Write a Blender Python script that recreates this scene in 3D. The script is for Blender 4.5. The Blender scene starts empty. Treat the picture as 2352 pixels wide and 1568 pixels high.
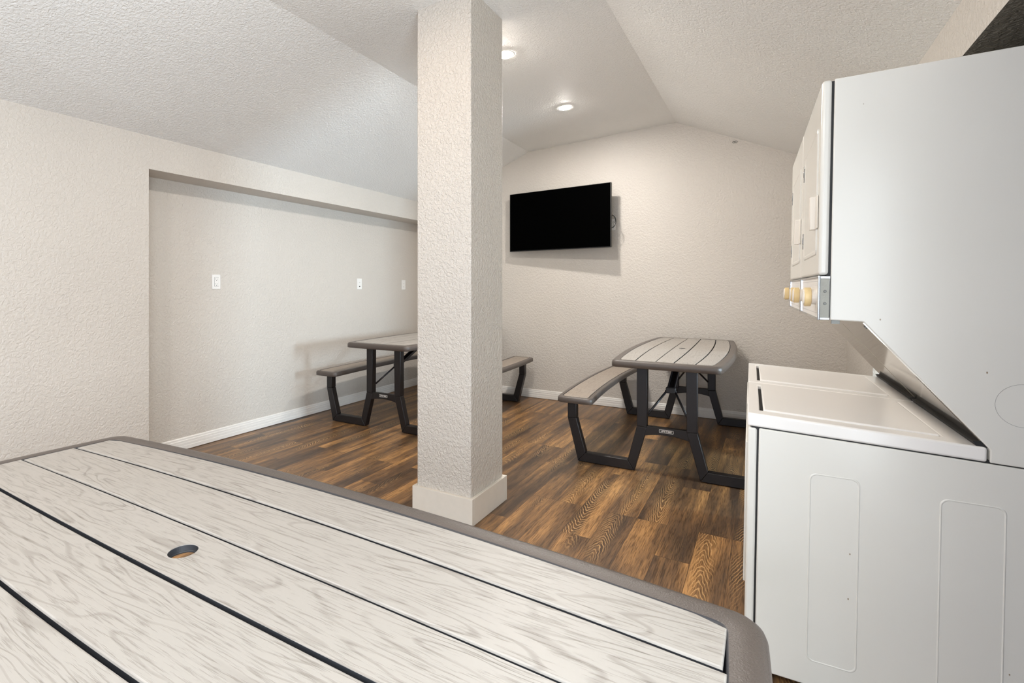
import bpy, bmesh, math, random
from mathutils import Vector, Matrix
random.seed(7)
sc = bpy.context.scene
col = sc.collection

# ------------------------------------------------------------------ camera
F, CX, V0, TH, H = 1171.6, 1064.0, 660.6, 0.53884, 1.2066
cam_d = bpy.data.cameras.new('camera')
cam = bpy.data.objects.new('camera', cam_d)
col.objects.link(cam)
cam.location = (0, 0, H)
cam.rotation_euler = (math.pi / 2, 0, TH)
cam_d.sensor_fit = 'HORIZONTAL'
cam_d.sensor_width = 36.0
cam_d.lens = 36.0 * F / 2352.0
cam_d.shift_x = (1176.0 - CX) / 2352.0
cam_d.shift_y = -(784.0 - V0) / 2352.0
cam_d.clip_start = 0.02
sc.camera = cam

# ------------------------------------------------------------------ exposure, world, daylight
sc.view_settings.view_transform = 'Standard'
sc.view_settings.look = 'None'
sc.view_settings.gamma = 1.0
sc.view_settings.use_curve_mapping = False
sc.cycles.max_bounces = 14
sc.cycles.diffuse_bounces = 9
sc.view_settings.exposure = 0.09
LAMP = 1240.0           # emission strength of the recessed lamps
DAY_SIDE = 225.0        # daylight through the alcove window (W)
DAY_DOOR = 101.0        # daylight through the glazed door (W)
DAY_REAR = 40.0         # daylight through the rear window (W)
w = bpy.data.worlds.new('sky')
sc.world = w
w.use_nodes = True
w.node_tree.nodes['Background'].inputs[0].default_value = (0.66, 0.70, 0.96, 1)
w.node_tree.nodes['Background'].inputs[1].default_value = 2.5


def daylight(name, loc, rot, sx, sy, watts, colour):
    d = bpy.data.lights.new(name, 'AREA')
    d.shape = 'RECTANGLE'
    d.size, d.size_y = sx, sy
    d.energy = watts
    d.color = colour
    o = bpy.data.objects.new(name, d)
    col.objects.link(o)
    o.location = loc
    o.rotation_euler = rot
    return o


PX_ = 3.2
daylight('daylight_side', (PX_ + .06, 3.51, 1.225), (0, math.pi / 2, 0), 0.75, 0.46, DAY_SIDE, (0.64, 0.84, 1.0))
daylight('daylight_door', (0.66, -.375, 1.02), (0, math.pi / 2, 0), 1.8, 1.75, DAY_DOOR, (0.84, 0.95, 1.0))
daylight('daylight_rear', (-.375, -2.12, 1.09), (math.radians(106), 0, 0), 1.6, 1.85, DAY_REAR, (0.80, 0.91, 1.0))


# ------------------------------------------------------------------ materials
def nodes(name):
    m = bpy.data.materials.new(name)
    m.use_nodes = True
    nt = m.node_tree
    return m, nt, nt.nodes['Principled BSDF']


def N(nt, kind, **kw):
    n = nt.nodes.new(kind)
    for k, v in kw.items():
        if k.startswith('i_'):
            key = k[2:]
            n.inputs[int(key) if key.isdigit() else key].default_value = v
        else:
            setattr(n, k, v)
    return n


def ramp(nt, stops, interp='LINEAR'):
    r = nt.nodes.new('ShaderNodeValToRGB')
    r.color_ramp.interpolation = interp
    el = r.color_ramp.elements
    while len(el) < len(stops):
        el.new(0.5)
    for e, (p, c) in zip(el, stops):
        e.position = p
        e.color = c if len(c) == 4 else (*c, 1)
    return r


def srgb(r, g, b):
    f = lambda c: c / 12.92 if c <= 0.04045 else ((c + 0.055) / 1.055) ** 2.4
    return (f(r / 255), f(g / 255), f(b / 255))


def plain(name, c, rough=0.5, metal=0.0, bump=0.0, bscale=300.0, spec=0.5, coat=0.0):
    m, nt, p = nodes(name)
    L = nt.links.new
    tc = N(nt, 'ShaderNodeTexCoord')
    nz = N(nt, 'ShaderNodeTexNoise', i_Scale=bscale, i_Detail=3.0)
    L(tc.outputs['Object'], nz.inputs['Vector'])
    mx = N(nt, 'ShaderNodeMixRGB', blend_type='MULTIPLY')
    mx.inputs[0].default_value = 0.10
    mx.inputs[1].default_value = (*c, 1)
    L(nz.outputs['Fac'], mx.inputs[2])
    L(mx.outputs[0], p.inputs['Base Color'])
    p.inputs['Roughness'].default_value = rough
    p.inputs['Metallic'].default_value = metal
    p.inputs['Specular IOR Level'].default_value = spec
    p.inputs['Coat Weight'].default_value = coat
    if bump:
        b = N(nt, 'ShaderNodeBump', i_Strength=bump, i_Distance=0.002)
        L(nz.outputs['Fac'], b.inputs['Height'])
        L(b.outputs[0], p.inputs['Normal'])
    return m


def plaster(name, c, scale, dist, rough=0.6, strength=0.5):
    """knock-down / orange-peel painted plaster"""
    m, nt, p = nodes(name)
    L = nt.links.new
    tc = N(nt, 'ShaderNodeTexCoord')
    n1 = N(nt, 'ShaderNodeTexNoise', i_Scale=scale, i_Detail=2.0, i_Roughness=0.55, i_Distortion=0.6)
    n2 = N(nt, 'ShaderNodeTexNoise', i_Scale=scale * 2.6, i_Detail=2.0)
    n3 = N(nt, 'ShaderNodeTexNoise', i_Scale=1.3, i_Detail=2.0)
    for n in (n1, n2, n3):
        L(tc.outputs['Object'], n.inputs['Vector'])
    r = ramp(nt, [(0.38, (0, 0, 0)), (0.62, (1, 1, 1))])
    L(n1.outputs['Fac'], r.inputs[0])
    ad = N(nt, 'ShaderNodeMath', operation='MULTIPLY_ADD', i_1=0.35)
    L(n2.outputs['Fac'], ad.inputs[0])
    L(r.outputs[0], ad.inputs[2])
    b = N(nt, 'ShaderNodeBump', i_Strength=strength, i_Distance=dist)
    L(ad.outputs[0], b.inputs['Height'])
    L(b.outputs[0], p.inputs['Normal'])
    r3 = ramp(nt, [(0.3, tuple(v * 0.975 for v in c)), (0.7, tuple(min(1, v * 1.02) for v in c))])
    L(n3.outputs['Fac'], r3.inputs[0])
    L(r3.outputs[0], p.inputs['Base Color'])
    p.inputs['Roughness'].default_value = rough
    return m


def floor_wood():
    m, nt, p = nodes('vinyl_plank')
    L = nt.links.new
    tc = N(nt, 'ShaderNodeTexCoord')
    sep = N(nt, 'ShaderNodeSeparateXYZ')
    L(tc.outputs['Object'], sep.inputs[0])
    com = N(nt, 'ShaderNodeCombineXYZ')          # bricks run along world y
    L(sep.outputs['Y'], com.inputs['X'])
    L(sep.outputs['X'], com.inputs['Y'])
    br = N(nt, 'ShaderNodeTexBrick', offset=0.37, offset_frequency=3, squash=1.0)
    br.inputs['Color1'].default_value = (0, 0, 0, 1)
    br.inputs['Color2'].default_value = (1, 1, 1, 1)
    br.inputs['Mortar'].default_value = (0.5, 0.5, 0.5, 1)
    br.inputs['Scale'].default_value = 1.0
    br.inputs['Mortar Size'].default_value = 0.0011
    br.inputs['Mortar Smooth'].default_value = 0.0
    br.inputs['Brick Width'].default_value = 0.92
    br.inputs['Row Height'].default_value = 0.147
    L(com.outputs[0], br.inputs['Vector'])
    rnd = N(nt, 'ShaderNodeSeparateColor')
    L(br.outputs['Color'], rnd.inputs[0])
    # per-plank shifted, stretched coordinates
    off = N(nt, 'ShaderNodeMath', operation='MULTIPLY', i_1=37.0)
    L(rnd.outputs[0], off.inputs[0])

    def coords(sx, sy):
        a = N(nt, 'ShaderNodeMath', operation='MULTIPLY', i_1=sx)
        b = N(nt, 'ShaderNodeMath', operation='MULTIPLY', i_1=sy)
        L(sep.outputs['X'], a.inputs[0])
        L(sep.outputs['Y'], b.inputs[0])
        c = N(nt, 'ShaderNodeCombineXYZ')
        L(a.outputs[0], c.inputs[0])
        L(b.outputs[0], c.inputs[1])
        L(off.outputs[0], c.inputs[2])
        return c
    # broad tone streaks
    c1 = coords(13.0, 1.0)
    n1 = N(nt, 'ShaderNodeTexNoise', i_Scale=1.0, i_Detail=4.0, i_Roughness=0.6)
    L(c1.outputs[0], n1.inputs['Vector'])
    mixv = N(nt, 'ShaderNodeMath', operation='MULTIPLY_ADD', i_1=0.085)
    L(rnd.outputs[0], mixv.inputs[0])
    L(n1.outputs['Fac'], mixv.inputs[2])
    base = ramp(nt, [(0.36, srgb(70, 54, 41)), (0.48, srgb(98, 74, 52)), (0.60, srgb(132, 98, 63)), (0.75, srgb(184, 138, 86))])
    L(mixv.outputs[0], base.inputs[0])
    # fine pores
    c2 = coords(260.0, 14.0)
    n2 = N(nt, 'ShaderNodeTexNoise', i_Scale=1.0, i_Detail=2.0)
    L(c2.outputs[0], n2.inputs['Vector'])
    pr = ramp(nt, [(0.36, (0.45, 0.41, 0.38)), (0.52, (1, 1, 1)), (0.68, (1.12, 1.1, 1.06))])
    L(n2.outputs['Fac'], pr.inputs[0])
    mul = N(nt, 'ShaderNodeMixRGB', blend_type='MULTIPLY')
    mul.inputs[0].default_value = 0.85
    L(base.outputs[0], mul.inputs[1])
    L(pr.outputs[0], mul.inputs[2])
    # limed cathedral figure: nested chevrons down the middle of some planks
    def mth(op, *args):
        n = nt.nodes.new('ShaderNodeMath')
        n.operation = op
        for i_, v in enumerate(args):
            if isinstance(v, (int, float)):
                n.inputs[i_].default_value = v
            else:
                L(v, n.inputs[i_])
        return n.outputs[0]
    u = mth('SUBTRACT', mth('FRACT', mth('DIVIDE', sep.outputs['X'], 0.147)), 0.5)
    r2 = mth('FRACT', mth('MULTIPLY', rnd.outputs[0], 7.31))
    sgn = mth('SUBTRACT', mth('MULTIPLY', mth('GREATER_THAN', mth('FRACT', mth('MULTIPLY', rnd.outputs[0], 3.7)), 0.5), 2.0), 1.0)
    cw = coords(7.0, 2.2)
    nw = N(nt, 'ShaderNodeTexNoise', i_Scale=1.0, i_Detail=2.0)
    L(cw.outputs[0], nw.inputs['Vector'])
    uc = mth('ADD', mth('SUBTRACT', u, mth('MULTIPLY', mth('SUBTRACT', r2, 0.5), 0.5)), mth('MULTIPLY', mth('SUBTRACT', nw.outputs['Fac'], 0.5), 0.5))
    dd = mth('SQRT', mth('ADD', mth('MULTIPLY', uc, uc), 0.002))
    cj = coords(48.0, 18.0)
    nj = N(nt, 'ShaderNodeTexNoise', i_Scale=1.0, i_Detail=2.0)
    L(cj.outputs[0], nj.inputs['Vector'])
    r3 = mth('FRACT', mth('MULTIPLY', rnd.outputs[0], 13.17))
    fr = mth('ADD', 110.0, mth('MULTIPLY', r3, 80.0))
    ph = mth('ADD', mth('MULTIPLY', mth('MULTIPLY', sep.outputs['Y'], sgn), fr), mth('MULTIPLY', dd, mth('ADD', 60.0, mth('MULTIPLY', r2, 60.0))))
    ph = mth('ADD', ph, mth('MULTIPLY', nj.outputs['Fac'], 9.0))
    ph = mth('ADD', ph, mth('MULTIPLY', nw.outputs['Fac'], 38.0))
    sn = mth('SINE', ph)
    lr = ramp(nt, [(0.42, (0, 0, 0)), (0.88, (1, 1, 1))])
    L(sn, lr.inputs[0])
    c4 = coords(3.0, 1.5)
    n4 = N(nt, 'ShaderNodeTexNoise', i_Scale=1.0, i_Detail=1.0)
    off2 = N(nt, 'ShaderNodeVectorMath', operation='ADD')
    off2.inputs[1].default_value = (11.3, 4.7, 2.9)
    L(c4.outputs[0], off2.inputs[0])
    L(off2.outputs[0], n4.inputs['Vector'])
    mr = ramp(nt, [(0.49, (0, 0, 0)), (0.62, (1, 1, 1))])
    L(n4.outputs['Fac'], mr.inputs[0])
    band = ramp(nt, [(0.16, (1, 1, 1)), (0.36, (0, 0, 0))])
    L(dd, band.inputs[0])
    msk = mth('MULTIPLY', mr.outputs[0], band.outputs[0])
    # between the limed lines the wood of the figure is darker
    dk = N(nt, 'ShaderNodeMixRGB', blend_type='MULTIPLY')
    dk.inputs[2].default_value = (0.82, 0.80, 0.77, 1)
    L(msk, dk.inputs[0])
    L(mul.outputs[0], dk.inputs[1])
    lm = N(nt, 'ShaderNodeMath', operation='MULTIPLY')
    L(lr.outputs[0], lm.inputs[0])
    L(msk, lm.inputs[1])
    lm2 = N(nt, 'ShaderNodeMath', operation='MULTIPLY', i_1=0.62)
    L(lm.outputs[0], lm2.inputs[0])
    lines = N(nt, 'ShaderNodeMixRGB')
    lines.inputs[2].default_value = (*srgb(212, 168, 112), 1)
    L(lm2.outputs[0], lines.inputs[0])
    L(dk.outputs[0], lines.inputs[1])
    # joints
    jt = N(nt, 'ShaderNodeMixRGB')
    jt.inputs[2].default_value = (*srgb(52, 36, 25), 1)
    jm = N(nt, 'ShaderNodeMath', operation='MULTIPLY', i_1=0.65)
    L(br.outputs['Fac'], jm.inputs[0])
    L(jm.outputs[0], jt.inputs[0])
    L(lines.outputs[0], jt.inputs[1])
    L(jt.outputs[0], p.inputs['Base Color'])
    rr = N(nt, 'ShaderNodeMapRange')
    rr.inputs['To Min'].default_value = 0.30
    rr.inputs['To Max'].default_value = 0.46
    L(n2.outputs['Fac'], rr.inputs[0])
    L(rr.outputs[0], p.inputs['Roughness'])
    b = N(nt, 'ShaderNodeBump', i_Strength=0.25, i_Distance=0.0006)
    L(n2.outputs['Fac'], b.inputs['Height'])
    L(b.outputs[0], p.inputs['Normal'])
    return m


def table_wood(name, light, dark, stain=True):
    m, nt, p = nodes(name)
    L = nt.links.new
    tc = N(nt, 'ShaderNodeTexCoord')
    mp = N(nt, 'ShaderNodeMapping')
    mp.inputs['Scale'].default_value = (1.5, 17.0, 1.0)
    L(tc.outputs['Object'], mp.inputs['Vector'])
    # long wandering grain lines
    wp = N(nt, 'ShaderNodeTexNoise', i_Scale=9.0, i_Detail=1.0)
    L(tc.outputs['Object'], wp.inputs['Vector'])
    wa = N(nt, 'ShaderNodeMixRGB', blend_type='ADD')
    wa.inputs[0].default_value = 0.22
    L(mp.outputs[0], wa.inputs[1])
    L(wp.outputs['Color'], wa.inputs[2])
    n1 = N(nt, 'ShaderNodeTexNoise', i_Scale=1.0, i_Detail=1.0, i_Roughness=0.4)
    L(wa.outputs[0], n1.inputs['Vector'])
    k = N(nt, 'ShaderNodeMath', operation='MULTIPLY', i_1=78.0)
    L(n1.outputs['Fac'], k.inputs[0])
    sn = N(nt, 'ShaderNodeMath', operation='SINE')
    L(k.outputs[0], sn.inputs[0])
    lr = ramp(nt, [(0.60, (0, 0, 0)), (1.0, (1, 1, 1))])
    L(sn.outputs[0], lr.inputs[0])
    # short broken streaks
    mp2 = N(nt, 'ShaderNodeMapping')
    mp2.inputs['Scale'].default_value = (18.0, 240.0, 1.0)
    L(tc.outputs['Object'], mp2.inputs['Vector'])
    n2 = N(nt, 'ShaderNodeTexNoise', i_Scale=1.0, i_Detail=3.0, i_Roughness=0.6)
    L(mp2.outputs[0], n2.inputs['Vector'])
    sr = ramp(nt, [(0.52, (0, 0, 0)), (0.72, (1, 1, 1))])
    L(n2.outputs['Fac'], sr.inputs[0])
    n4 = N(nt, 'ShaderNodeTexNoise', i_Scale=5.0, i_Detail=2.0)
    L(tc.outputs['Object'], n4.inputs['Vector'])
    pm = ramp(nt, [(0.36, (0.15, 0.15, 0.15)), (0.62, (1, 1, 1))])
    L(n4.outputs['Fac'], pm.inputs[0])
    a = N(nt, 'ShaderNodeMath', operation='MULTIPLY')
    L(lr.outputs[0], a.inputs[0])
    L(pm.outputs[0], a.inputs[1])
    a2 = N(nt, 'ShaderNodeMath', operation='MULTIPLY', i_1=0.36)
    L(a.outputs[0], a2.inputs[0])
    s2 = N(nt, 'ShaderNodeMath', operation='MULTIPLY_ADD', i_1=0.45)
    L(sr.outputs[0], s2.inputs[0])
    L(a2.outputs[0], s2.inputs[2])
    mx = N(nt, 'ShaderNodeMixRGB', use_clamp=True)
    mx.inputs[1].default_value = (*light, 1)
    mx.inputs[2].default_value = (*dark, 1)
    L(s2.outputs[0], mx.inputs[0])
    out = mx
    if stain:
        n5 = N(nt, 'ShaderNodeTexNoise', i_Scale=3.1, i_Detail=4.0, i_Roughness=0.65)
        L(tc.outputs['Object'], n5.inputs['Vector'])
        st = ramp(nt, [(0.68, (0, 0, 0)), (0.74, (1, 1, 1))])
        L(n5.outputs['Fac'], st.inputs[0])
        sm = N(nt, 'ShaderNodeMath', operation='MULTIPLY', i_1=0.55)
        L(st.outputs[0], sm.inputs[0])
        m2 = N(nt, 'ShaderNodeMixRGB')
        m2.inputs[2].default_value = (*srgb(150, 140, 126), 1)
        L(sm.outputs[0], m2.inputs[0])
        L(mx.outputs[0], m2.inputs[1])
        out = m2
    L(out.outputs[0], p.inputs['Base Color'])
    p.inputs['Roughness'].default_value = 0.46
    b = N(nt, 'ShaderNodeBump', i_Strength=0.55, i_Distance=0.0015, invert=True)
    L(s2.outputs[0], b.inputs['Height'])
    L(b.outputs[0], p.inputs['Normal'])
    return m


def enamel(name, c, rough=0.22, specks=True):
    m, nt, p = nodes(name)
    L = nt.links.new
    tc = N(nt, 'ShaderNodeTexCoord')
    n1 = N(nt, 'ShaderNodeTexNoise', i_Scale=2.2, i_Detail=2.0)
    L(tc.outputs['Object'], n1.inputs['Vector'])
    r1 = ramp(nt, [(0.3, tuple(v * 0.965 for v in c)), (0.7, c)])
    L(n1.outputs['Fac'], r1.inputs[0])
    out = r1.outputs[0]
    if specks:
        mp = N(nt, 'ShaderNodeMapping')
        mp.inputs['Scale'].default_value = (1.0, 1.0, 0.55)
        L(tc.outputs['Object'], mp.inputs['Vector'])
        vo = N(nt, 'ShaderNodeTexVoronoi', i_Scale=27.0)
        L(mp.outputs[0], vo.inputs['Vector'])
        sr = ramp(nt, [(0.030, (1, 1, 1)), (0.055, (0, 0, 0))])
        L(vo.outputs['Distance'], sr.inputs[0])
        sx = N(nt, 'ShaderNodeSeparateColor')
        L(vo.outputs['Color'], sx.inputs[0])
        gt = N(nt, 'ShaderNodeMath', operation='GREATER_THAN', i_1=0.74)
        L(sx.outputs[0], gt.inputs[0])
        mm = N(nt, 'ShaderNodeMath', operation='MULTIPLY')
        L(sr.outputs[0], mm.inputs[0])
        L(gt.outputs[0], mm.inputs[1])
        m2 = N(nt, 'ShaderNodeMixRGB')
        m2.inputs[2].default_value = (*srgb(138, 118, 92), 1)
        L(mm.outputs[0], m2.inputs[0])
        L(out, m2.inputs[1])
        out = m2.outputs[0]
    L(out, p.inputs['Base Color'])
    n2 = N(nt, 'ShaderNodeTexNoise', i_Scale=220.0, i_Detail=1.0)
    L(tc.outputs['Object'], n2.inputs['Vector'])
    b = N(nt, 'ShaderNodeBump', i_Strength=0.05, i_Distance=0.0006)
    L(n2.outputs['Fac'], b.inputs['Height'])
    L(b.outputs[0], p.inputs['Normal'])
    p.inputs['Roughness'].default_value = rough
    return m


def emitter(name, c, strength):
    m, nt, p = nodes(name)
    p.inputs['Base Color'].default_value = (*c, 1)
    p.inputs['Emission Color'].default_value = (*c, 1)
    p.inputs['Emission Strength'].default_value = strength
    return m


M = {}
M['wall'] = plaster('wall_paint', srgb(203, 196, 187), 55, 0.0035, 0.46, 0.52)
M['pillar'] = plaster('pillar_paint', srgb(206, 199, 190), 70, 0.004, 0.46, 0.75)
M['ceiling'] = plaster('ceiling_paint', srgb(238, 237, 234), 75, 0.004, 0.7, 0.6)
M['floor'] = floor_wood()
M['trim'] = plain('white_trim_paint', srgb(232, 228, 222), 0.35, bscale=40)
M['pbase'] = plain('cream_trim_paint', srgb(226, 218, 206), 0.45, bscale=25)
M['plank'] = table_wood('weathered_grey_plank', srgb(168, 162, 155), srgb(106, 97, 88))
M['seat'] = table_wood('weathered_tan_plank', srgb(154, 141, 128), srgb(100, 87, 76), False)
M['rim'] = plain('taupe_resin', srgb(88, 79, 73), 0.33, bump=0.5, bscale=420)
M['metal'] = plain('dark_bronze_powdercoat', srgb(30, 26, 27), 0.42, metal=0.15, bscale=90)
M['black'] = plain('black_gap', srgb(18, 17, 17), 0.6)
M['enamel'] = enamel('white_enamel', srgb(226, 224, 217))
M['enamel_lid'] = enamel('white_enamel_lid', srgb(242, 239, 235), 0.2, False)
M['splash'] = plain('polished_splash_plate', srgb(225, 220, 212), 0.07, metal=0.92, bscale=3)
M['chrome'] = plain('chrome', srgb(178, 181, 184), 0.12, metal=1.0, bscale=60)
M['galv'] = plain('galvanised_steel', srgb(176, 176, 168), 0.4, metal=0.85, bump=0.6, bscale=900)
M['knobring'] = plain('yellowed_plastic', srgb(226, 200, 148), 0.4)
M['knob'] = plain('white_plastic', srgb(236, 230, 220), 0.35)
M['panelink'] = plain('grey_print', srgb(178, 178, 182), 0.5)
M['screen'] = plain('black_screen', (0.0005, 0.0005, 0.0005), 0.3, spec=0.01)
M['tvbody'] = plain('black_plastic', srgb(14, 14, 15), 0.4)
M['plate'] = plain('white_cover_plate', srgb(240, 238, 234), 0.3)
M['groove'] = plain('dark_groove', srgb(52, 53, 57), 0.45)
M['alcove'] = plaster('alcove_shade_colour', srgb(112, 108, 101), 60, 0.005, 0.3, 0.9)  # shadow over the machines is put into this dark wall colour
M['slot'] = plain('dark_slot', srgb(60, 58, 56), 0.6)
M['badge'] = plain('badge_silver', srgb(225, 222, 218), 0.4, bscale=30)
M['lamp'] = emitter('lamp_lens', (1.0, 0.955, 0.90), LAMP)
M['lamp_dim'] = emitter('lamp_lens_dimmed', (1.0, 0.80, 0.62), LAMP * 0.27)
M['clip'] = plain('grey_metal', srgb(120, 120, 115), 0.4, metal=0.5)


# ------------------------------------------------------------------ helpers
def link(name, bm, mat, parent=None, smooth=False, bevel=0.0, seg=2):
    me = bpy.data.meshes.new(name)
    bm.normal_update()
    bm.to_mesh(me)
    bm.free()
    for m in (mat if isinstance(mat, (list, tuple)) else [mat]):
        me.materials.append(m)
    o = bpy.data.objects.new(name, me)
    col.objects.link(o)
    if parent is not None:
        o.parent = parent
    if smooth:
        for p in me.polygons:
            p.use_smooth = True
    if bevel:
        b = o.modifiers.new('bevel', 'BEVEL')
        b.width = bevel
        b.segments = seg
        b.limit_method = 'ANGLE'
        b.angle_limit = math.radians(35)
        b.harden_normals = False
        for p in me.polygons:
            p.use_smooth = True
        try:
            me.set_sharp_from_angle(angle=math.radians(40))
        except Exception:
            pass
    return o


def empty(name, loc, rz, label, cat, group=None):
    o = bpy.data.objects.new(name, None)
    o.empty_display_size = 0.1
    col.objects.link(o)
    o.location = loc
    o.rotation_euler = (0, 0, rz)
    return tag(o, label, cat, group)


def tag(o, label, cat, group=None):
    o['label'] = label
    o['category'] = cat
    if group:
        o['group'] = group
    return o


def structure(o):
    o['kind'] = 'structure'
    return o


def box(bm, x0, x1, y0, y1, z0, z1, mi=0):
    v = [bm.verts.new((x, y, z)) for z in (z0, z1) for y in (y0, y1) for x in (x0, x1)]
    for f in ((0, 2, 3, 1), (4, 5, 7, 6), (0, 1, 5, 4), (2, 6, 7, 3), (0, 4, 6, 2), (1, 3, 7, 5)):
        bm.faces.new([v[i] for i in f]).material_index = mi
    return v


def prism(bm, a, b):
    """closed loops a and b (same count) -> solid"""
    va = [bm.verts.new(p) for p in a]
    vb = [bm.verts.new(p) for p in b]
    n = len(a)
    bm.faces.new(list(reversed(va)))
    bm.faces.new(vb)
    for i in range(n):
        j = (i + 1) % n
        bm.faces.new((va[i], va[j], vb[j], vb[i]))
    return va, vb


def loft(bm, loops, cap0=True, cap1=True, mats=None):
    vs = [[bm.verts.new(p) for p in l] for l in loops]
    n = len(loops[0])
    for k, (a, b) in enumerate(zip(vs, vs[1:])):
        for i in range(n):
            j = (i + 1) % n
            bm.faces.new((a[i], a[j], b[j], b[i])).material_index = mats[k] if mats else 0
    if cap0:
        bm.faces.new(list(reversed(vs[0])))
    if cap1:
        bm.faces.new(vs[-1])
    return vs


def tube(bm, pts, r, n=10):
    pts = [Vector(p) for p in pts]
    loops = []
    for i, p in enumerate(pts):
        t = (pts[min(i + 1, len(pts) - 1)] - pts[max(i - 1, 0)]).normalized()
        up = Vector((0, 0, 1)) if abs(t.z) < 0.9 else Vector((1, 0, 0))
        u = t.cross(up).normalized()
        v = t.cross(u).normalized()
        loops.append([p + (u * math.cos(a) + v * math.sin(a)) * r for a in [2 * math.pi * k / n for k in range(n)]])
    loft(bm, loops)


def revolve(bm, axis_o, axis, prof, n=32):
    """prof: list of (distance along axis, radius)"""
    ax = Vector(axis).normalized()
    up = Vector((0, 0, 1)) if abs(ax.z) < 0.9 else Vector((1, 0, 0))
    u = ax.cross(up).normalized()
    v = ax.cross(u).normalized()
    o = Vector(axis_o)
    loft(bm, [[o + ax * d + (u * math.cos(a) + v * math.sin(a)) * max(r, 1e-4) for a in [2 * math.pi * k / n for k in range(n)]]
              for d, r in prof])


def fix_normals(bm):
    bmesh.ops.recalc_face_normals(bm, faces=bm.faces[:])


def wallmesh(name, quads, mat, thick_dirs=None):
    """quads: list of 4 point lists; thin shell whose back is pushed outwards"""
    bm = bmesh.new()
    for q in quads:
        bm.faces.new([bm.verts.new(p) for p in q])
    bmesh.ops.remove_doubles(bm, verts=bm.verts[:], dist=1e-4)
    return structure(link(name, bm, mat))


# ------------------------------------------------------------------ room
XL, XS, XR, YB, YR = -3.742, -3.49, 0.554, 5.215, -2.0
ZH = 1.987            # underside of the left header
YN = 1.815            # where the left recess starts
ZT = 2.40             # walls run up past the sloped ceiling
AX, AY0, AY1, AZ = 0.95, 1.0, 3.085, 1.976    # laundry alcove
DY0, DY1, DZ0 = -1.3, 0.55, 0.06           # glazed door opening beside the camera
PY0, AY2, PX = 3.11, 4.0, 3.2                # side passage beyond the machines
WY0, WY1, WZ0, WZ1 = 3.28, 3.74, 0.85, 1.60  # window at the passage's end

bm = bmesh.new()
box(bm, -4.0, 3.4, -2.2, 5.4, -0.1, 0.0)
structure(link('floor', bm, M['floor']))

wallmesh('wall_left', [
    [(XS, YR, 0), (XS, YN, 0), (XS, YN, ZH), (XS, YR, ZH)],
    [(XS, YR, ZH), (XS, YN, ZH), (XS, YN, ZT), (XS, YR, ZT)],
    [(XS, YN, 0), (XL, YN, 0), (XL, YN, ZH), (XS, YN, ZH)],
    [(XL, YN, 0), (XL, YB, 0), (XL, YB, ZH), (XL, YN, ZH)],
    [(XL, YN, ZH), (XL, YB, ZH), (XS, YB, ZH), (XS, YN, ZH)],
    [(XS, YN, ZH), (XS, YB, ZH), (XS, YB, ZT), (XS, YN, ZT)],
], M['wall'])
wallmesh('wall_back', [[(-3.9, YB, 0), (1.4, YB, 0), (1.4, YB, 2.95), (-3.9, YB, 2.95)]], M['wall'])

wallmesh('wall_right', [
    [(XR, YR, 0), (XR, DY0, 0), (XR, DY0, AZ), (XR, YR, AZ)],
    [(XR, DY1, 0), (XR, AY0, 0), (XR, AY0, AZ), (XR, DY1, AZ)],
    [(XR, DY0, 0), (XR, DY1, 0), (XR, DY1, DZ0), (XR, DY0, DZ0)],
    [(XR, AY2, 0), (XR, YB, 0), (XR, YB, AZ), (XR, AY2, AZ)],
    [(XR, AY1, 0), (XR, PY0, 0), (XR, PY0, AZ), (XR, AY1, AZ)],
    [(XR, YR, AZ), (XR, AY0, AZ), (XR, AY0, ZT), (XR, YR, ZT)],
    [(XR, AY0, AZ), (XR, AY1, AZ), (XR, AY1, ZT), (XR, AY0, ZT)],
    [(XR, AY1, AZ), (XR, PY0, AZ), (XR, PY0, ZT), (XR, AY1, ZT)],
    [(XR, PY0, AZ), (XR, AY2, AZ), (XR, AY2, ZT), (XR, PY0, ZT)],
    [(XR, AY2, AZ), (XR, YB, AZ), (XR, YB, ZT), (XR, AY2, ZT)],
    # side passage behind the machines
    [(XR, PY0, 0), (PX, PY0, 0), (PX, PY0, AZ), (XR, PY0, AZ)],
    [(XR, AY2, 0), (PX, AY2, 0), (PX, AY2, AZ), (XR, AY2, AZ)],
    [(XR, PY0, AZ), (PX, PY0, AZ), (PX, AY2, AZ), (XR, AY2, AZ)],
    [(PX, PY0, 0), (PX, WY0, 0), (PX, WY0, AZ), (PX, PY0, AZ)],
    [(PX, WY1, 0), (PX, AY2, 0), (PX, AY2, AZ), (PX, WY1, AZ)],
    [(PX, WY0, 0), (PX, WY1, 0), (PX, WY1, WZ0), (PX, WY0, WZ0)],
    [(PX, WY0, WZ1), (PX, WY1, WZ1), (PX, WY1, AZ), (PX, WY0, AZ)],
], M['wall'])
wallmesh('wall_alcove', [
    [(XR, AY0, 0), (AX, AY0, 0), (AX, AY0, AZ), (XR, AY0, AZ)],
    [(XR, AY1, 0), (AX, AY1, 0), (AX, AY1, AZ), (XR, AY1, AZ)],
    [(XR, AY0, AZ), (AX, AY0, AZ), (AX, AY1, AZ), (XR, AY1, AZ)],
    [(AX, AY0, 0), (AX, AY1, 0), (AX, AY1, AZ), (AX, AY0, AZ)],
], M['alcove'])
RX0, RX1, RZ0, RZ1 = -1.2, 0.45, 0.12, 2.06
wallmesh('wall_rear', [
    [(-3.9, YR, 0), (RX0, YR, 0), (RX0, YR, 2.95), (-3.9, YR, 2.95)],
    [(RX1, YR, 0), (1.4, YR, 0), (1.4, YR, 2.95), (RX1, YR, 2.95)],
    [(RX0, YR, 0), (RX1, YR, 0), (RX1, YR, RZ0), (RX0, YR, RZ0)],
    [(RX0, YR, RZ1), (RX1, YR, RZ1), (RX1, YR, 2.95), (RX0, YR, 2.95)],
], M['wall'])

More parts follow.
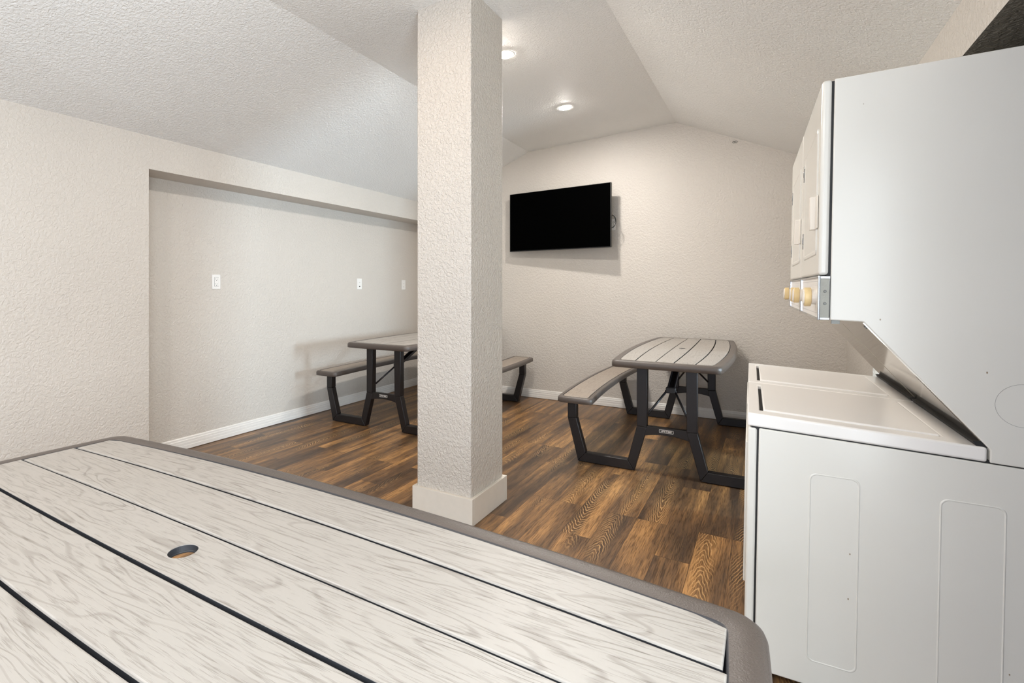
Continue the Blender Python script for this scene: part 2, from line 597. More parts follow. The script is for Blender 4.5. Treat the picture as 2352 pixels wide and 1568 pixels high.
# window frames (both outside the picture; daylight comes in through them)
bm = bmesh.new()
for a, b, c, d in ((RX0, RX1, RZ0, RZ0 + .05), (RX0, RX1, RZ1 - .05, RZ1), (RX0, RX0 + .05, RZ0, RZ1), (RX1 - .05, RX1, RZ0, RZ1), (-.395, -.355, RZ0, RZ1)):
    box(bm, a, b, YR - .05, YR + .01, c, d)
structure(link('window_1', bm, M['trim']))
bm = bmesh.new()
for a, b, c, d in ((WY0, WY1, WZ0, WZ0 + .03), (WY0, WY1, WZ1 - .03, WZ1), (WY0, WY0 + .03, WZ0, WZ1), (WY1 - .03, WY1, WZ0, WZ1)):
    box(bm, PX - .01, PX + .05, a, b, c, d)
structure(link('window_2', bm, M['trim']))

bm = bmesh.new()
for a, b, c, d in ((DY0, DY1, DZ0, DZ0 + .06), (DY0, DY1, AZ - .06, AZ), (DY0, DY0 + .06, DZ0, AZ), (DY1 - .06, DY1, DZ0, AZ), (-.41, -.34, DZ0, AZ)):
    box(bm, XR - .01, XR + .05, a, b, c, d)
structure(link('door_1', bm, M['trim']))

# ceiling: flat-ish centre, two slopes; everything sags slightly towards the camera
def cz(z, y):
    return z - 0.0092 * (YB - y)


bm = bmesh.new()
rows = []
for y in (YB + 0.2, YB, 2.4, YR - 0.2):
    fx = -2.28 + (YB - y) * 0.026
    rows.append([(-3.9, y, 2.205 - 0.41 * 0.417), (XS, y, 2.205), (fx, y, cz(2.709, y)), (-0.753, y, cz(2.782, y)),
                 (XR, y, cz(2.190, y)), (1.4, y, cz(2.190, y) - 0.846 * 0.4526)])
vr = [[bm.verts.new(p) for p in r] for r in rows]
for a, b in zip(vr, vr[1:]):
    for i in range(5):
        bm.faces.new((a[i], a[i + 1], b[i + 1], b[i]))
structure(link('ceiling', bm, M['ceiling']))


def baseboard(name, p0, p1, inward):
    """moulded skirting from p0 to p1, inward = unit normal into the room"""
    prof = [(0, .004), (.015, .004), (.015, .030), (.0135, .034), (.0135, .052), (.012, .056), (.012, .070), (.009, .074), (.008, .086), (.004, .092), (0, .092)]
    bm = bmesh.new()
    n = Vector(inward)
    loops = [[Vector(p) + n * d + Vector((0, 0, z)) for d, z in prof] for p in (p0, p1)]
    loft(bm, loops)
    fix_normals(bm)
    return structure(link(name, bm, M['trim']))


baseboard('baseboard_left', (XL, YN, 0), (XL, YB, 0), (1, 0, 0))
baseboard('baseboard_back', (XL + .015, YB, 0), (XR, YB, 0), (0, -1, 0))
baseboard('baseboard_right', (XR, AY2, 0), (XR, YB - .015, 0), (-1, 0, 0))
baseboard('baseboard_front', (XS, YR, 0), (XS, YN, 0), (1, 0, 0))

# pillar
t = empty('pillar', (-1.4665, 2.4275, 0), 0, 'square textured off white pillar with tall base trim standing mid room', 'pillar')
bm = bmesh.new()
box(bm, -.1685, .1685, -.1805, .1805, 0, 2.76)
link('shaft', bm, M['pillar'], t, bevel=.006, seg=3)
bm = bmesh.new()
a, b, hh = .1685, .1805, .137
k = .0185
box(bm, -a - k, a + k, -b - k, -b, 0, hh)
box(bm, -a - k, a + k, b, b + k, 0, hh)
box(bm, a, a + k, -b, b, 0, hh)
box(bm, -a - k, -a, -b, b, 0, hh)
link('base_trim', bm, M['pbase'], t, bevel=.0015, seg=2)


# ------------------------------------------------------------------ recessed lamps
def ceil_z(x, y):
    z0, z1 = cz(2.709, y), cz(2.782, y)
    fx = -2.28 + (YB - y) * 0.026
    return z0 + (z1 - z0) * (x - fx) / (-0.753 - fx)


def lamp(x, y, label, mat='lamp'):
    z = ceil_z(x, y)
    t = empty('recessed_light', (x, y, z), 0, label, 'light', 'round recessed ceiling lights')
    t.rotation_euler = (0, -math.atan2(cz(2.782, y) - cz(2.709, y), 1.5), 0)
    bm = bmesh.new()
    n = 40
    prof = [(.060, -.0005), (.060, -.003), (.057, -.005), (.051, -.0045), (.048, -.003), (.048, -.0005)]
    loops = [[(r * math.cos(2 * math.pi * i / n), r * math.sin(2 * math.pi * i / n), zz) for i in range(n)] for r, zz in prof]
    loft(bm, loops, False, False)
    fix_normals(bm)
    link('trim_ring', bm, M['plate'], t, smooth=True)
    bm = bmesh.new()
    revolve(bm, (0, 0, -.003), (0, 0, -1), [(0, .047), (.0015, .0462), (.003, .043), (.0045, .036), (.0055, .024), (.006, .010), (.006, .002)], n)
    fix_normals(bm)
    link('lens', bm, M[mat], t, smooth=True)


lamp(-1.468, 2.992, 'round lit recessed ceiling light right beside the pillar')
lamp(-1.483, 4.16, 'round lit recessed ceiling light further back, above the television side')
lamp(-1.46, 1.45, 'round lit recessed ceiling light above the nearest table', 'lamp_dim')
lamp(-1.46, -0.5, 'round lit recessed ceiling light above and behind the camera side')


# ------------------------------------------------------------------ picnic tables
TL, TZ = 0.893, 0.737       # half length, top height


def outline(hl, wend, wmid, r, endbow=0.012, yc=lambda x: 0.0, ns=26):
    """closed ccw outline; both long sides bow by wmid-wend about the centre line yc(x)"""
    def hw(x):
        return wend + (wmid - wend) * (1 - (x / hl) ** 2)

    def side(s, x):
        return Vector((x, yc(x) + s * hw(x)))

    def end(s, tt):
        y0, y1 = yc(hl) - hw(hl), yc(hl) + hw(hl)
        y = y0 + (y1 - y0) * tt
        return Vector((s * (hl + endbow * (1 - (2 * tt - 1) ** 2)), y))
    wid = 2 * hw(hl)
    pts = []

    def corner(a, c, b):
        for i in range(9):
            q = i / 8
            pts.append(a * (1 - q) ** 2 + c * (2 * q * (1 - q)) + b * q * q)
    xs = [-hl + r + (2 * hl - 2 * r) * i / ns for i in range(ns + 1)]
    es = [r / wid + (1 - 2 * r / wid) * i / 6 for i in range(7)]
    pts += [side(-1, x) for x in xs]
    corner(side(-1, hl - r), side(-1, hl), end(1, r / wid))
    pts += [end(1, q) for q in es]
    corner(end(1, 1 - r / wid), side(1, hl), side(1, hl - r))
    pts += [side(1, x) for x in reversed(xs)]
    corner(side(1, -hl + r), side(1, -hl), end(-1, 1 - r / wid))
    pts += [end(-1, q) for q in reversed(es)]
    corner(end(-1, r / wid), side(-1, -hl), side(-1, -hl + r))
    out = []
    for p in pts:
        if not out or (p - out[-1]).length > 1e-5:
            out.append(p)
    if (out[0] - out[-1]).length < 1e-5:
        out.pop()
    return out


def resample(pts, n):
    import bisect
    L = [0]
    m = len(pts)
    for i in range(m):
        L.append(L[-1] + (pts[(i + 1) % m] - pts[i]).length)
    out = []
    for k in range(n):
        s = L[-1] * k / n
        i = min(bisect.bisect_right(L, s) - 1, m - 1)
        f = (s - L[i]) / max(L[i + 1] - L[i], 1e-9)
        out.append(pts[i].lerp(pts[(i + 1) % m], f))
    return out


def circle_matched(pts, r):
    return [Vector((r * math.cos(math.atan2(p.y, p.x)), r * math.sin(math.atan2(p.y, p.x)))) for p in pts]


WE, WM = 0.323, 0.371
HOLE = 0.0245


def tw(x, o):
    return WE - o + (WM - WE) * (1 - (x / TL) ** 2)


def make_table(loc, rz, label):
    t = empty('picnic_table', loc, rz, label, 'picnic table', 'picnic tables with attached benches')
    # moulded frame and deck
    bm = bmesh.new()
    def lp(o, z, r):
        return [(p.x, p.y, z) for p in outline(TL - o, WE - o, WM - o, r)]
    hole_t = [(p.x, p.y) for p in circle_matched([Vector(q[:2]) for q in lp(.055, 0, .02)], HOLE)]
    loops = [[(x, y, TZ - .0145) for x, y in hole_t], lp(.055, TZ - .0145, .02), lp(.012, TZ - .0145, .036), lp(.006, TZ - .045, .038), lp(0.0, TZ - .042, .042), lp(0, TZ - .016, .042), lp(.003, TZ - .007, .042),
             lp(.009, TZ - .0015, .038), lp(.016, TZ, .035), lp(.046, TZ, .02), lp(.049, TZ - .003, .02), lp(.050, TZ - .011, .02),
             [(x, y, TZ - .011) for x, y in hole_t]]
    vs = loft(bm, loops, False, False, [0] * 9 + [1, 1, 1])
    n = len(vs[0])
    for i in range(n):
        j = (i + 1) % n
        bm.faces.new((vs[-1][i], vs[-1][j], vs[0][j], vs[0][i])).material_index = 1
    fix_normals(bm)
    link('tabletop_frame', bm, [M['rim'], M['groove']], t, smooth=True)
    # five planks (one surface), slight crown, grooves between, umbrella hole in the middle one
    bm = bmesh.new()
    G = [-.319, -.205, -.062, .062, .205, .319]
    gap = .0036
    bot, top = TZ - .0105, TZ + .0005

    def gy(g, x):
        return g * tw(x, .052) / tw(0, .052)

    def xe(y):
        return TL - .0485 + .010 * (1 - (y / .3) ** 2)
    for i in range(5):
        lo, hi = G[i], G[i + 1]
        lo_ = lo if i == 0 else lo + gap
        hi_ = hi if i == 4 else hi - gap
        xm = xe((lo + hi) / 2)
        xs = [-xm + 2 * xm * k / 40 for k in range(41)]
        left, right = [], []
        for x in xs:
            a, b = gy(lo_, x), gy(hi_, x)
            e = max(0.0, abs(x) - (xm - .028)) / .028      # rounded outer corners
            if i == 0:
                a += .009 * e * e
            if i == 4:
                b -= .009 * e * e
            left.append(Vector((x, a)))
            right.append(Vector((x, b)))
        if i != 2:
            ring = left + list(reversed(right))
            c = Vector((0, (lo + hi) / 2))

            def inset(p, d):
                q = p.copy()
                q.x -= math.copysign(min(d, abs(q.x)), q.x) if abs(abs(q.x) - xm) < 1e-6 else 0
                mid = gy((lo + hi) / 2, p.x)
                q.y -= math.copysign(d, p.y - mid)
                return q
            loft(bm, [[(p.x, p.y, bot) for p in ring], [(p.x, p.y, top - .003) for p in ring],
                      [(inset(p, .001).x, inset(p, .001).y, top - .0008) for p in ring],
                      [(inset(p, .003).x, inset(p, .003).y, top) for p in ring]], True, True, [1, 0, 0])
        else:
            ring = left + list(reversed(right))
            hr = [Vector((HOLE * math.cos(a), HOLE * math.sin(a))) for a in [2 * math.pi * k / 48 for k in range(48)]]
            # split into two halves along y=0 through the hole
            for s in (1, -1):
                long_ = right if s == 1 else left
                inner = [Vector((-xm, 0))] + [Vector((x, 0)) for x in xs if -xm < x < -HOLE - .001]
                arc = [Vector((-HOLE * math.cos(a), s * HOLE * math.sin(a))) for a in [math.pi * k / 24 for k in range(25)]]
                inner += arc + [Vector((x, 0)) for x in xs if HOLE + .001 < x < xm] + [Vector((xm, 0))]
                poly = long_ + list(reversed(inner))
                if s == 1:
                    poly = list(reversed(poly))
                loft(bm, [[(p.x, p.y, bot) for p in poly], [(p.x, p.y, top - .001) for p in poly], [(p.x, p.y, top) for p in poly]], True, True, [1, 0])
    fix_normals(bm)
    link('plank_surface', bm, [M['plank'], M['groove']], t)
    # benches
    for s in (-1, 1):
        yc = lambda x, s=s: s * (0.612 - 0.040 * (x / .885) ** 2)
        zb = .462
        def bl(o, z, r):
            return [(p.x, p.y, z) for p in outline(.895 - o, .1225 - o, .1225 - o, r, .006, yc)]
        bm = bmesh.new()
        loft(bm, [bl(.012, zb - .034, .03), bl(.005, zb - .040, .035), bl(0, zb - .037, .04), bl(0, zb - .013, .04), bl(.003, zb - .005, .04), bl(.008, zb - .001, .035),
                  bl(.013, zb, .03), bl(.030, zb, .015), bl(.031, zb - .003, .015), bl(.032, zb - .007, .015), bl(.040, zb - .007, .012)], True, True, [0] * 7 + [1, 1, 1])
        fix_normals(bm)
        b = link('bench', bm, [M['rim'], M['groove']], t, smooth=True)
        bm = bmesh.new()
        loft(bm, [bl(.036, zb - .007, .012), bl(.036, zb - .0005, .012), bl(.038, zb + .001, .012)])
        fix_normals(bm)
        link('seat_panel', bm, M['seat'], b)
    # end frames
    out = [(.116, .7215), (.120, .296), (.199, .004), (.577, .004), (.651, .296), (.651, .424)]
    inn = [(.182, .7215), (.182, .300), (.241, .067), (.525, .067), (.590, .300), (.590, .424)]
    for e in (-1, 1):
        xa, xb = sorted((e * .79, e * .737))
        for s in (-1, 1):
            bm = bmesh.new()
            for i in range(5):
                q = [out[i], out[i + 1], inn[i + 1], inn[i]]
                c = (sum(p[0] for p in q) / 4, sum(p[1] for p in q) / 4)
                prism(bm, [(xa, s * p[0], p[1]) for p in q], [(xb, s * p[0], p[1]) for p in q])
            fix_normals(bm)
            link('leg', bm, M['metal'], t, bevel=.0035, seg=2)
        # arched cross bar
        bm = bmesh.new()
        n = 16
        ys = [-.136 + .272 * i / n for i in range(n + 1)]
        topz = [.3065] * (n + 1)
        botz = [.240 + .018 * (1 - abs(y / .136) ** 2.2) for y in ys]
        x0, x1 = sorted((e * .786, e * .752))
        ring = [(y, z) for y, z in zip(ys, botz)] + [(y, z) for y, z in reversed(list(zip(ys, topz)))]
        prism(bm, [(x0, y, z) for y, z in ring], [(x1, y, z) for y, z in ring])
        fix_normals(bm)
        cb = link('crossbar', bm, M['metal'], t, bevel=.003)
        # badge with the maker's word
        bx = e * .7866
        bm = bmesh.new()
        pw, ph = .043, .0105
        def rr(w_, h_, r_):
            pts = []
            for cx_, cy_, a0 in ((w_ - r_, h_ - r_, 0), (-w_ + r_, h_ - r_, 90), (-w_ + r_, -h_ + r_, 180), (w_ - r_, -h_ + r_, 270)):
                for q in range(6):
                    a = math.radians(a0 + 90 * q / 5)
                    pts.append((cx_ + r_ * math.cos(a), cy_ + r_ * math.sin(a)))
            return pts
        loft(bm, [[(bx - e * .001, y * e * -1, z + .2850) for y, z in rr(pw, ph, .004)], [(bx + e * .0012, y * e * -1, z + .2850) for y, z in rr(pw, ph, .004)],
                  [(bx + e * .0012, y * e * -1, z + .2850) for y, z in rr(pw - .0022, ph - .0022, .003)], [(bx + e * .0004, y * e * -1, z + .2850) for y, z in rr(pw - .0022, ph - .0022, .003)]], True, False)
        fix_normals(bm)
        link('badge_border', bm, M['badge'], cb)
        bm = bmesh.new()
        loft(bm, [[(bx, y * e * -1, z + .2850) for y, z in rr(pw - .002, ph - .002, .003)], [(bx + e * .0006, y * e * -1, z + .2850) for y, z in rr(pw - .002, ph - .002, .003)]])
        fix_normals(bm)
        link('badge_face', bm, M['black'], cb)
        cu = bpy.data.curves.new('lettering', 'FONT')
        cu.body = 'LIFETIME'
        cu.size = .0150
        cu.align_x = 'CENTER'
        cu.align_y = 'CENTER'
        cu.extrude = .0002
        cu.offset = .0004
        to = bpy.data.objects.new('tmp_text', cu)
        col.objects.link(to)
        me = bpy.data.meshes.new_from_object(to.evaluated_get(bpy.context.evaluated_depsgraph_get()))
        bpy.data.objects.remove(to)
        me.name = 'lettering'
        xsn = [v.co.x for v in me.vertices]
        kx = .066 / (max(xsn) - min(xsn))
        for v in me.vertices:
            tx, ty, tz = v.co
            v.co = (bx + e * (.0010 + tz), tx * kx * (-1 if e < 0 else 1), ty + .2850)
        if e < 0:
            for v in me.vertices:
                v.co.y = -v.co.y
                v.co.y = -v.co.y
        me.materials.clear()
        me.materials.append(M['badge'])
        lo_ = bpy.data.objects.new('lettering', me)
        col.objects.link(lo_)
        lo_.parent = cb
        # folding brace: channel hanging from the top, bracket, two rods to the legs
        bm = bmesh.new()
        p0, p1 = Vector((e * .15, 0, .706)), Vector((e * .585, 0, .523))
        d = (p1 - p0).normalized()
        nrm = Vector((0, 1, 0)).cross(d).normalized()
        for sy in (-1, 1):
            ring = [(.0, .016), (.0, .024), (.022, .024), (.022, .016)]
            prism(bm, [p0 + nrm * a - nrm * .011 + Vector((0, sy * b_, 0)) for a, b_ in ring], [p1 + nrm * a - nrm * .011 + Vector((0, sy * b_, 0)) for a, b_ in ring])
        ring = [(.009, -.018), (.013, -.018), (.013, .018), (.009, .018)]
        prism(bm, [p0 + nrm * (a - .011) + Vector((0, b_, 0)) for a, b_ in ring], [p1 + nrm * (a - .011) + Vector((0, b_, 0)) for a, b_ in ring])
        fix_normals(bm)
        link('brace_channel', bm, M['metal'], t, bevel=.001)
        bm = bmesh.new()
        x0, x1 = sorted((e * .565, e * .605))
        box(bm, x0, x1, -.031, .031, .497, .535)
        link('brace_bracket', bm, M['metal'], t, bevel=.004)
        for s in (-1, 1):
            bm = bmesh.new()
            tube(bm, [(e * .592, s * .027, .508), (e * .738, s * .122, .372)], .0075)
            tube(bm, [(e * .592, s * .018, .508), (e * .592, s * .036, .508)], .007)
            link('brace_rod', bm, M['metal'], t, smooth=True)
    return t


# ------------------------------------------------------------------ stacked laundry machines
def make_laundry(loc, rz, label):
    t = empty('stacked_washer_dryer', loc, rz, label, 'washer dryer', 'stacked washer dryers in the alcove')
    W, D = 0.606, 0.70
    sh = lambda x, z: x + .017 * (z - .8)      # the stack leans back a touch
    zs = lambda x: .775 - .045 * x             # seam under the washer top
    zl = lambda x: .816 - .050 * x             # washer top surface

    def sheared(bm):
        for v in bm.verts:
            v.co.x = sh(v.co.x, v.co.z)
        fix_normals(bm)
        return bm

    def L(name, bm, mat, par=t, **kw):
        return link(name, sheared(bm), mat, par, **kw)
    # lower cabinet
    bm = bmesh.new()
    ring = [(.032, .02), (D, .02), (D, zs(D) - .003), (.032, zs(.032) - .003)]
    prism(bm, [(x, 0, z) for x, z in ring], [(x, W, z) for x, z in ring])
    cab = L('washer_cabinet', bm, M['enamel'], bevel=.004)
    # dark seam core just inside the skin
    bm = bmesh.new()
    ring = [(.012, .05), (D - .02, .05), (D - .02, zs(D) + .006), (.012, zs(.012) + .006)]
    prism(bm, [(x, .004, z) for x, z in ring], [(x, W - .004, z) for x, z in ring])
    L('seam_gasket', bm, M['black'])
    bm = bmesh.new()
    ring = [(.002, .05), (.0275, .05), (.0275, zs(.03) - .004), (.002, zs(0) - .004)]
    prism(bm, [(x, 0, z) for x, z in ring], [(x, W, z) for x, z in ring])
    fp = L('washer_front_panel', bm, M['enamel'], bevel=.007, seg=3)
    bm = bmesh.new()
    box(bm, -.004, .006, .02, W - .02, .275, .72)
    L('access_panel', bm, M['enamel'], fp, bevel=.003)
    # pressed stiffening panels on both sides
    def pressed(name, x0, x1, z0, z1, r):
        for yy, nn in ((0, -1), (W, 1)):
            bm = bmesh.new()
            def rl(o, y):
                pts = []
                for cx_, cz_, a0 in ((x1 - o - r, z1 - o - r, 0), (x0 + o + r, z1 - o - r, 90), (x0 + o + r, z0 + o + r, 180), (x1 - o - r, z0 + o + r, 270)):
                    for q in range(8):
                        a = math.radians(a0 + 90 * q / 7)
                        pts.append((cx_ + r * math.cos(a), yy + nn * y, cz_ + r * math.sin(a)))
                return pts
            loft(bm, [rl(0, -.001), rl(.0015, .0010), rl(.003, .0016), rl(.0045, .0010), rl(.006, -.001)], False, False)
            L(name, bm, M['enamel'], cab, smooth=True)
    pressed('pressed_rib', .163, .286, .095, .657, .018)
    pressed('pressed_rib', .456, .588, .080, .640, .018)
    for x in (.06, .64):
        for y in (.05, W - .05):
            bm = bmesh.new()
            revolve(bm, (x, y, 0), (0, 0, 1), [(0, .02), (.012, .022), (.022, .012)], 16)
            L('levelling_foot', bm, M['black'])
    # washer top with a well for the lid
    X1 = .548
    bm = bmesh.new()
    hx0, hx1, hy0, hy1 = .034, .472, .062, .545

    def lp(x0, x1, y0, y1, f):
        return [(x0, y0, f(x0)), (x1, y0, f(x1)), (x1, y1, f(x1)), (x0, y1, f(x0))]
    b0 = lp(0, X1, 0, W, zs)
    b1 = lp(0, X1, 0, W, lambda x: zl(x))
    h1 = lp(hx0, hx1, hy0, hy1, lambda x: zl(x))
    h0 = lp(hx0, hx1, hy0, hy1, lambda x: zl(x) - .02)
    loft(bm, [b0, b1, h1, h0])
    L('washer_top', bm, M['enamel_lid'], bevel=.006, seg=4)
    bm = bmesh.new()
    q = [(hx0 + .001, hy0 + .001), (hx1 - .001, hy0 + .001), (hx1 - .001, hy1 - .001), (hx0 + .001, hy1 - .001)]
    prism(bm, [(x, y, zl(x) - .0195) for x, y in q], [(x, y, zl(x) - .015) for x, y in q])
    L('lid_well', bm, M['black'])
    bm = bmesh.new()
    q = [(hx0 + .010, hy0 + .002), (hx1 - .002, hy0 + .002), (hx1 - .002, hy1 - .002), (hx0 + .010, hy1 - .002)]
    prism(bm, [(x, y, zl(x) - .012) for x, y in q], [(x, y, zl(x) + .0035) for x, y in q])
    L('washer_lid', bm, M['enamel_lid'], bevel=.005, seg=4)
    bm = bmesh.new()
    ring = [(.528, zl(.528) - .001), (.552, zl(.55) - .001), (.540, zl(.55) + .014), (.520, zl(.53) + .012)]
    prism(bm, [(x, .006, z) for x, z in ring], [(x, W - .006, z) for x, z in ring])
    L('seal_strip', bm, M['black'])
    # dryer cabinet: upper box that tapers down to the washer's back
    bm = bmesh.new()
    ring = [(.206, 1.112), (.284, 1.109), (.553, .784), (.553, zs(.553)), (D, zs(D)), (D, 1.826), (.206, 1.817)]
    prism(bm, [(x, 0, z) for x, z in ring], [(x, W, z) for x, z in ring])
    dc = L('dryer_cabinet', bm, M['enamel'], bevel=.003)
    bm = bmesh.new()
    d = Vector((.553 - .284, 0, .784 - 1.109)).normalized()
    nn = Vector((d.z, 0, -d.x))
    a = Vector((.284, 0, 1.109)) + d * .004
    b = Vector((.553, 0, .784)) - d * .012
    ring = [a, b, b + nn * .0022, a + nn * .0022]
    prism(bm, [p + Vector((0, .009, 0)) for p in ring], [p + Vector((0, W - .009, 0)) for p in ring])
    L('splash_plate', bm, M['splash'], dc)
    bm = bmesh.new()
    p = Vector((.284, 0, 1.109)) + d * .02 + nn * .001
    revolve(bm, p + Vector((0, .035, 0)), nn, [(0, .006), (.003, .006), (.004, .003)], 16)
    L('screw', bm, M['clip'], dc)
    bm = bmesh.new()
    box(bm, .212, .232, .02, .035, 1.100, 1.112)
    L('bumper', bm, M['clip'], dc)
    for yy, s in ((0, -1), (W, 1)):
        bm = bmesh.new()
        n = 48
        loft(bm, [[(.615 + r * math.cos(2 * math.pi * i / n), yy + s * y, .905 + r * math.sin(2 * math.pi * i / n)) for i in range(n)] for r, y in ((.0560, -.001), (.0552, .0005), (.0544, -.001))], False, False)
        L('knockout_ring', bm, M['slot'], dc, smooth=True)
    bm = bmesh.new()
    box(bm, .196, .214, .004, W - .004, 1.118, 1.812)
    L('seam_gasket', bm, M['black'])
    # dryer front panel, door, handle, hinges
    bm = bmesh.new()
    box(bm, .176, .2015, 0, W, 1.244, 1.817)
    df = L('dryer_front_panel', bm, M['enamel'], bevel=.009, seg=4)
    bm = bmesh.new()
    def dl(o, x):
        pts = []
        y0, y1, z0, z1, r = .062 + o, .472 - o, 1.308 + o, 1.697 - o, .02
        for cy_, cz_, a0 in ((y1 - r, z1 - r, 0), (y0 + r, z1 - r, 90), (y0 + r, z0 + r, 180), (y1 - r, z0 + r, 270)):
            for q in range(6):
                aa = math.radians(a0 + 90 * q / 5)
                pts.append((x, cy_ + r * math.cos(aa), cz_ + r * math.sin(aa)))
        return pts
    loft(bm, [dl(0, .1765), dl(.0008, .1735), dl(.003, .1725), dl(.010, .1725), dl(.013, .1738), dl(.016, .1742)])
    dd = L('dryer_door', bm, M['enamel'], smooth=False)
    bm = bmesh.new()
    prof = [(.175, .030), (.1720, .034), (.1720, .072), (.159, .080), (.157, .091), (.162, .096), (.175, .096)]
    prism(bm, [(x, y, 1.386) for x, y in prof], [(x, y, 1.487) for x, y in prof])
    L('door_handle', bm, M['knob'], dd, bevel=.002)
    for z in (1.352, 1.606):
        bm = bmesh.new()
        box(bm, .1712, .178, .486, .502, z, z + .058)
        box(bm, .1698, .1725, .487, .501, z + .020, z + .038)
        L('hinge', bm, M['chrome'], dd, bevel=.001)
    # control panel
    bm = bmesh.new()
    box(bm, .180, .204, .0065, W - .0065, 1.117, 1.238)
    cp = L('control_panel', bm, M['enamel_lid'])
    bm = bmesh.new()
    box(bm, .176, .204, .004, W - .004, 1.111, 1.117)
    box(bm, .176, .204, .004, W - .004, 1.236, 1.242)
    for y in (.003, W - .006):
        box(bm, .1755, .181, y, y + .003, 1.111, 1.243)
    L('chrome_edge', bm, M['chrome'], cp, bevel=.0012)
    bm = bmesh.new()
    for z0, z1, y0, y1 in ((1.226, 1.2268, .04, .28), (1.129, 1.1298, .04, .28), (1.226, 1.2268, .33, .57), (1.129, 1.1298, .33, .57)):
        box(bm, .1795, .1802, y0, y1, z0, z1)
    for yk in (.10, .54):
        for k_ in range(9):
            aa = math.radians(-30 + 30 * k_)
            yy, zz = yk + .042 * math.cos(aa), 1.178 + .042 * math.sin(aa)
            box(bm, .1795, .1802, yy - .003, yy + .003, zz - .0005, zz + .0005)
    L('printed_scale', bm, M['panelink'], cp)
    for y0, y1 in ((-.0005, .0065), (W - .0065, W + .0005)):
        bm = bmesh.new()
        box(bm, .181, .2035, y0, y1, 1.118, 1.236)
        L('end_cap', bm, M['galv'], cp)
    bm = bmesh.new()
    for z0, z1, x0, x1 in ((1.233, 1.241, .181, .205), (1.112, 1.119, .181, .205), (1.118, 1.236, .2028, .2045), (1.112, 1.242, .1795, .1815)):
        box(bm, x0, x1, -.0015, .001, z0, z1)
    L('chrome_edge', bm, M['chrome'], cp, bevel=.0008)
    for z in (1.196, 1.160):
        bm = bmesh.new()
        revolve(bm, (.1925, 0, z), (0, -1, 0), [(-.001, .0042), (.0015, .0042), (.0022, .0032), (.0014, .0022), (.0014, .001)], 20)
        L('screw', bm, M['clip'], cp, smooth=True)
    for yk in (.10, .54):
        bm = bmesh.new()
        revolve(bm, (.180, yk, 1.178), (-1, 0, 0), [(-.001, .0235), (.012, .0230), (.0135, .020), (.0135, .005)], 36)
        kb = L('knob', bm, M['knob'], cp, smooth=False)
        bm = bmesh.new()
        revolve(bm, (.180, yk, 1.178), (-1, 0, 0), [(.0125, .018), (.0130, .0285), (.015, .0295), (.029, .0295), (.031, .028), (.031, .024)], 40)
        L('knob_ring', bm, M['knobring'], kb, smooth=False, bevel=.001)
        bm = bmesh.new()
        revolve(bm, (.180, yk, 1.178), (-1, 0, 0), [(.028, .0245), (.0335, .0235), (.0345, .021), (.0345, .002)], 36)
        L('knob_face', bm, M['knob'], kb)
    return t


make_laundry((-.0560, 1.830, 0), math.radians(1.5), 'white stacked washer dryer nearest the camera, its side panel facing the front table')
make_laundry((-.0720, 2.440, 0), math.radians(1.5), 'white stacked washer dryer behind the nearer machine, next to the back table')

make_table((-.895, .524, 0), 0.0, 'large picnic table in the foreground, weathered grey plank top filling the lower left')
make_table((-.5706, 4.2547, 0), math.pi / 2 + .0136, 'dark legged picnic table by the back wall beside the laundry machines')
make_table((-2.8273, 4.1636, 0), math.pi / 2 + .0196, 'dark legged picnic table along the left wall, partly hidden behind the pillar')

# ------------------------------------------------------------------ television
t = empty('television', (-1.8848, 5.055, 1.919), -math.atan2(.110, 1.155), 'black flat screen television tilted out on the back wall', 'television')
bm = bmesh.new()
box(bm, -.572, .572, .0005, .030, -.3165, .3165)
tvb = link('casing', bm, M['tvbody'], t, bevel=.002)
bm = bmesh.new()
box(bm, -.566, .566, -.0012, .001, -.308, .312)
link('screen', bm, M['screen'], t)
bm = bmesh.new()
box(bm, -.20, .20, .030, .048, -.16, .16)
box(bm, -.06, .10, .048, .125, -.05, .05)
link('wall_bracket', bm, M['tvbody'], t)
bm = bmesh.new()
loop = []
for k_ in range(17):
    a = math.radians(100 - 200 * k_ / 16)
    loop.append((.560 + .045 * math.cos(a), .052, -.06 + .062 * math.sin(a)))
tube(bm, loop, .0035)
loop = []
for k_ in range(13):
    a = math.radians(100 - 130 * k_ / 12)
    loop.append((.558 + .036 * math.cos(a), .062, -.05 + .052 * math.sin(a)))
tube(bm, loop, .003)
link('power_cable', bm, M['tvbody'], t, smooth=True)


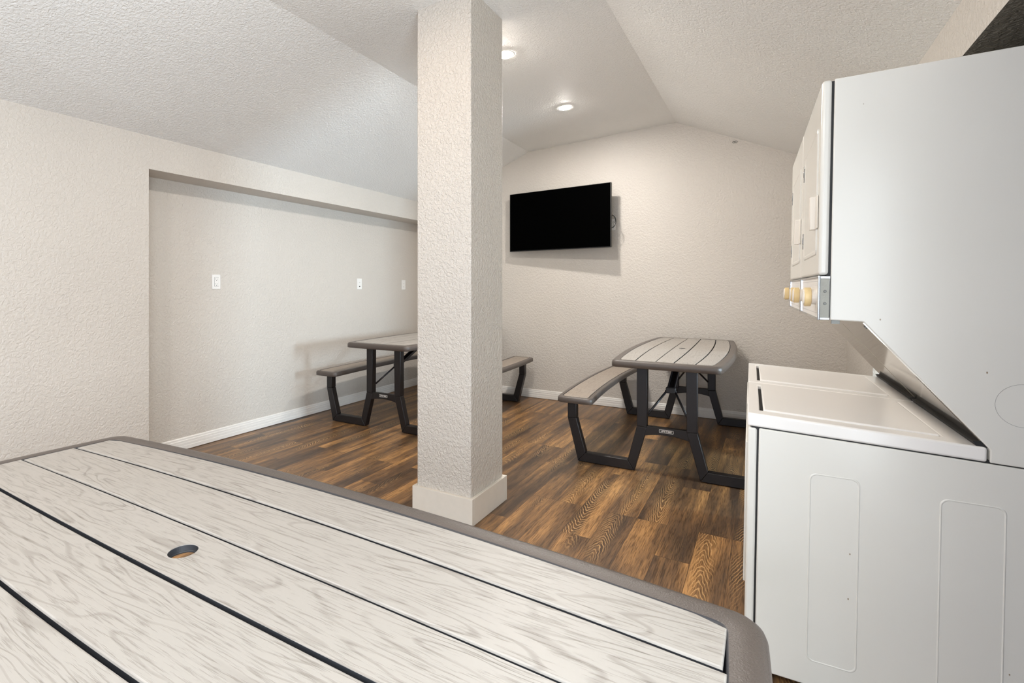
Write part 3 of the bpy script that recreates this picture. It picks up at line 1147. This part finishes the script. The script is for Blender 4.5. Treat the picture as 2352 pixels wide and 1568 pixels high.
# ------------------------------------------------------------------ wall plates
def plate(name, loc, rz, kind, label, cat, group=None):
    """cover plate standing on a wall; local -y points into the room"""
    t = empty(name, loc, rz, label, cat, group)
    bm = bmesh.new()
    box(bm, -.0355, .0355, -.006, 0, -.057, .057)
    link('cover_plate', bm, M['plate'], t, bevel=.003, seg=3)
    if kind == 'outlet':
        bm = bmesh.new()
        box(bm, -.0175, .0175, -.0085, -.005, -.034, .034)
        r = link('receptacle', bm, M['plate'], t, bevel=.0008)
        bm = bmesh.new()
        for s in (-1, 1):
            z = s * .019
            box(bm, -.0085, -.0065, -.0088, -.008, z - .001, z + .008)
            box(bm, .0060, .0080, -.0088, -.008, z - .001, z + .006)
            revolve(bm, (0, -.0083, z - .0085), (0, -1, 0), [(-.0005, .003), (.0005, .003)], 14)
        fix_normals(bm)
        link('socket_slot', bm, M['slot'], r)
        bm = bmesh.new()
        box(bm, -.0188, .0188, -.0064, -.0058, -.0353, .0353)
        link('shadow_gap', bm, M['slot'], t)
    else:
        bm = bmesh.new()
        box(bm, -.010, .010, -.0078, -.005, .006, .028)
        link('jack', bm, M['plate'], t, bevel=.001)
        bm = bmesh.new()
        box(bm, -.0035, .0035, -.0082, -.0070, .013, .018)
        link('jack_port', bm, M['slot'], t)
        bm = bmesh.new()
        if kind == 'jack':
            box(bm, -.0085, .0085, -.0075, -.0050, -.032, -.022)
        else:
            box(bm, -.003, .003, -.0075, -.0050, -.028, -.022)
        link('jack_port', bm, M['slot'], t)
    return t


plate('wall_outlet', (XL, 2.455, 1.253), math.pi / 2, 'outlet', 'white double power outlet leftmost on the left wall', 'outlet', 'cover plates along the left wall')
plate('wall_plate', (XL, 4.098, 1.247), math.pi / 2, 'jack', 'small white wall plate above the left table, between outlet and pillar edge', 'wall plate', 'cover plates along the left wall')
plate('wall_plate', (XL, 4.863, 1.242), math.pi / 2, 'switch', 'small white wall plate on the left wall, just left of the pillar', 'wall plate', 'cover plates along the left wall')
plate('wall_outlet', (-1.360, YB, 1.845), 0, 'outlet', 'white wall plate half hidden behind the right edge of the television', 'outlet')

# twin ring clip high on the back wall
t = empty('wall_clip', (-.258, YB, 2.522), 0, 'tiny grey twin ring clip high on the back wall under the ceiling slope', 'clip')
bm = bmesh.new()
for s in (-1, 1):
    pts = [(s * .0095 + .010 * math.cos(2 * math.pi * k_ / 20), -.003, .008 * math.sin(2 * math.pi * k_ / 20)) for k_ in range(21)]
    tube(bm, pts, .002, 8)
link('rings', bm, M['clip'], t, smooth=True)
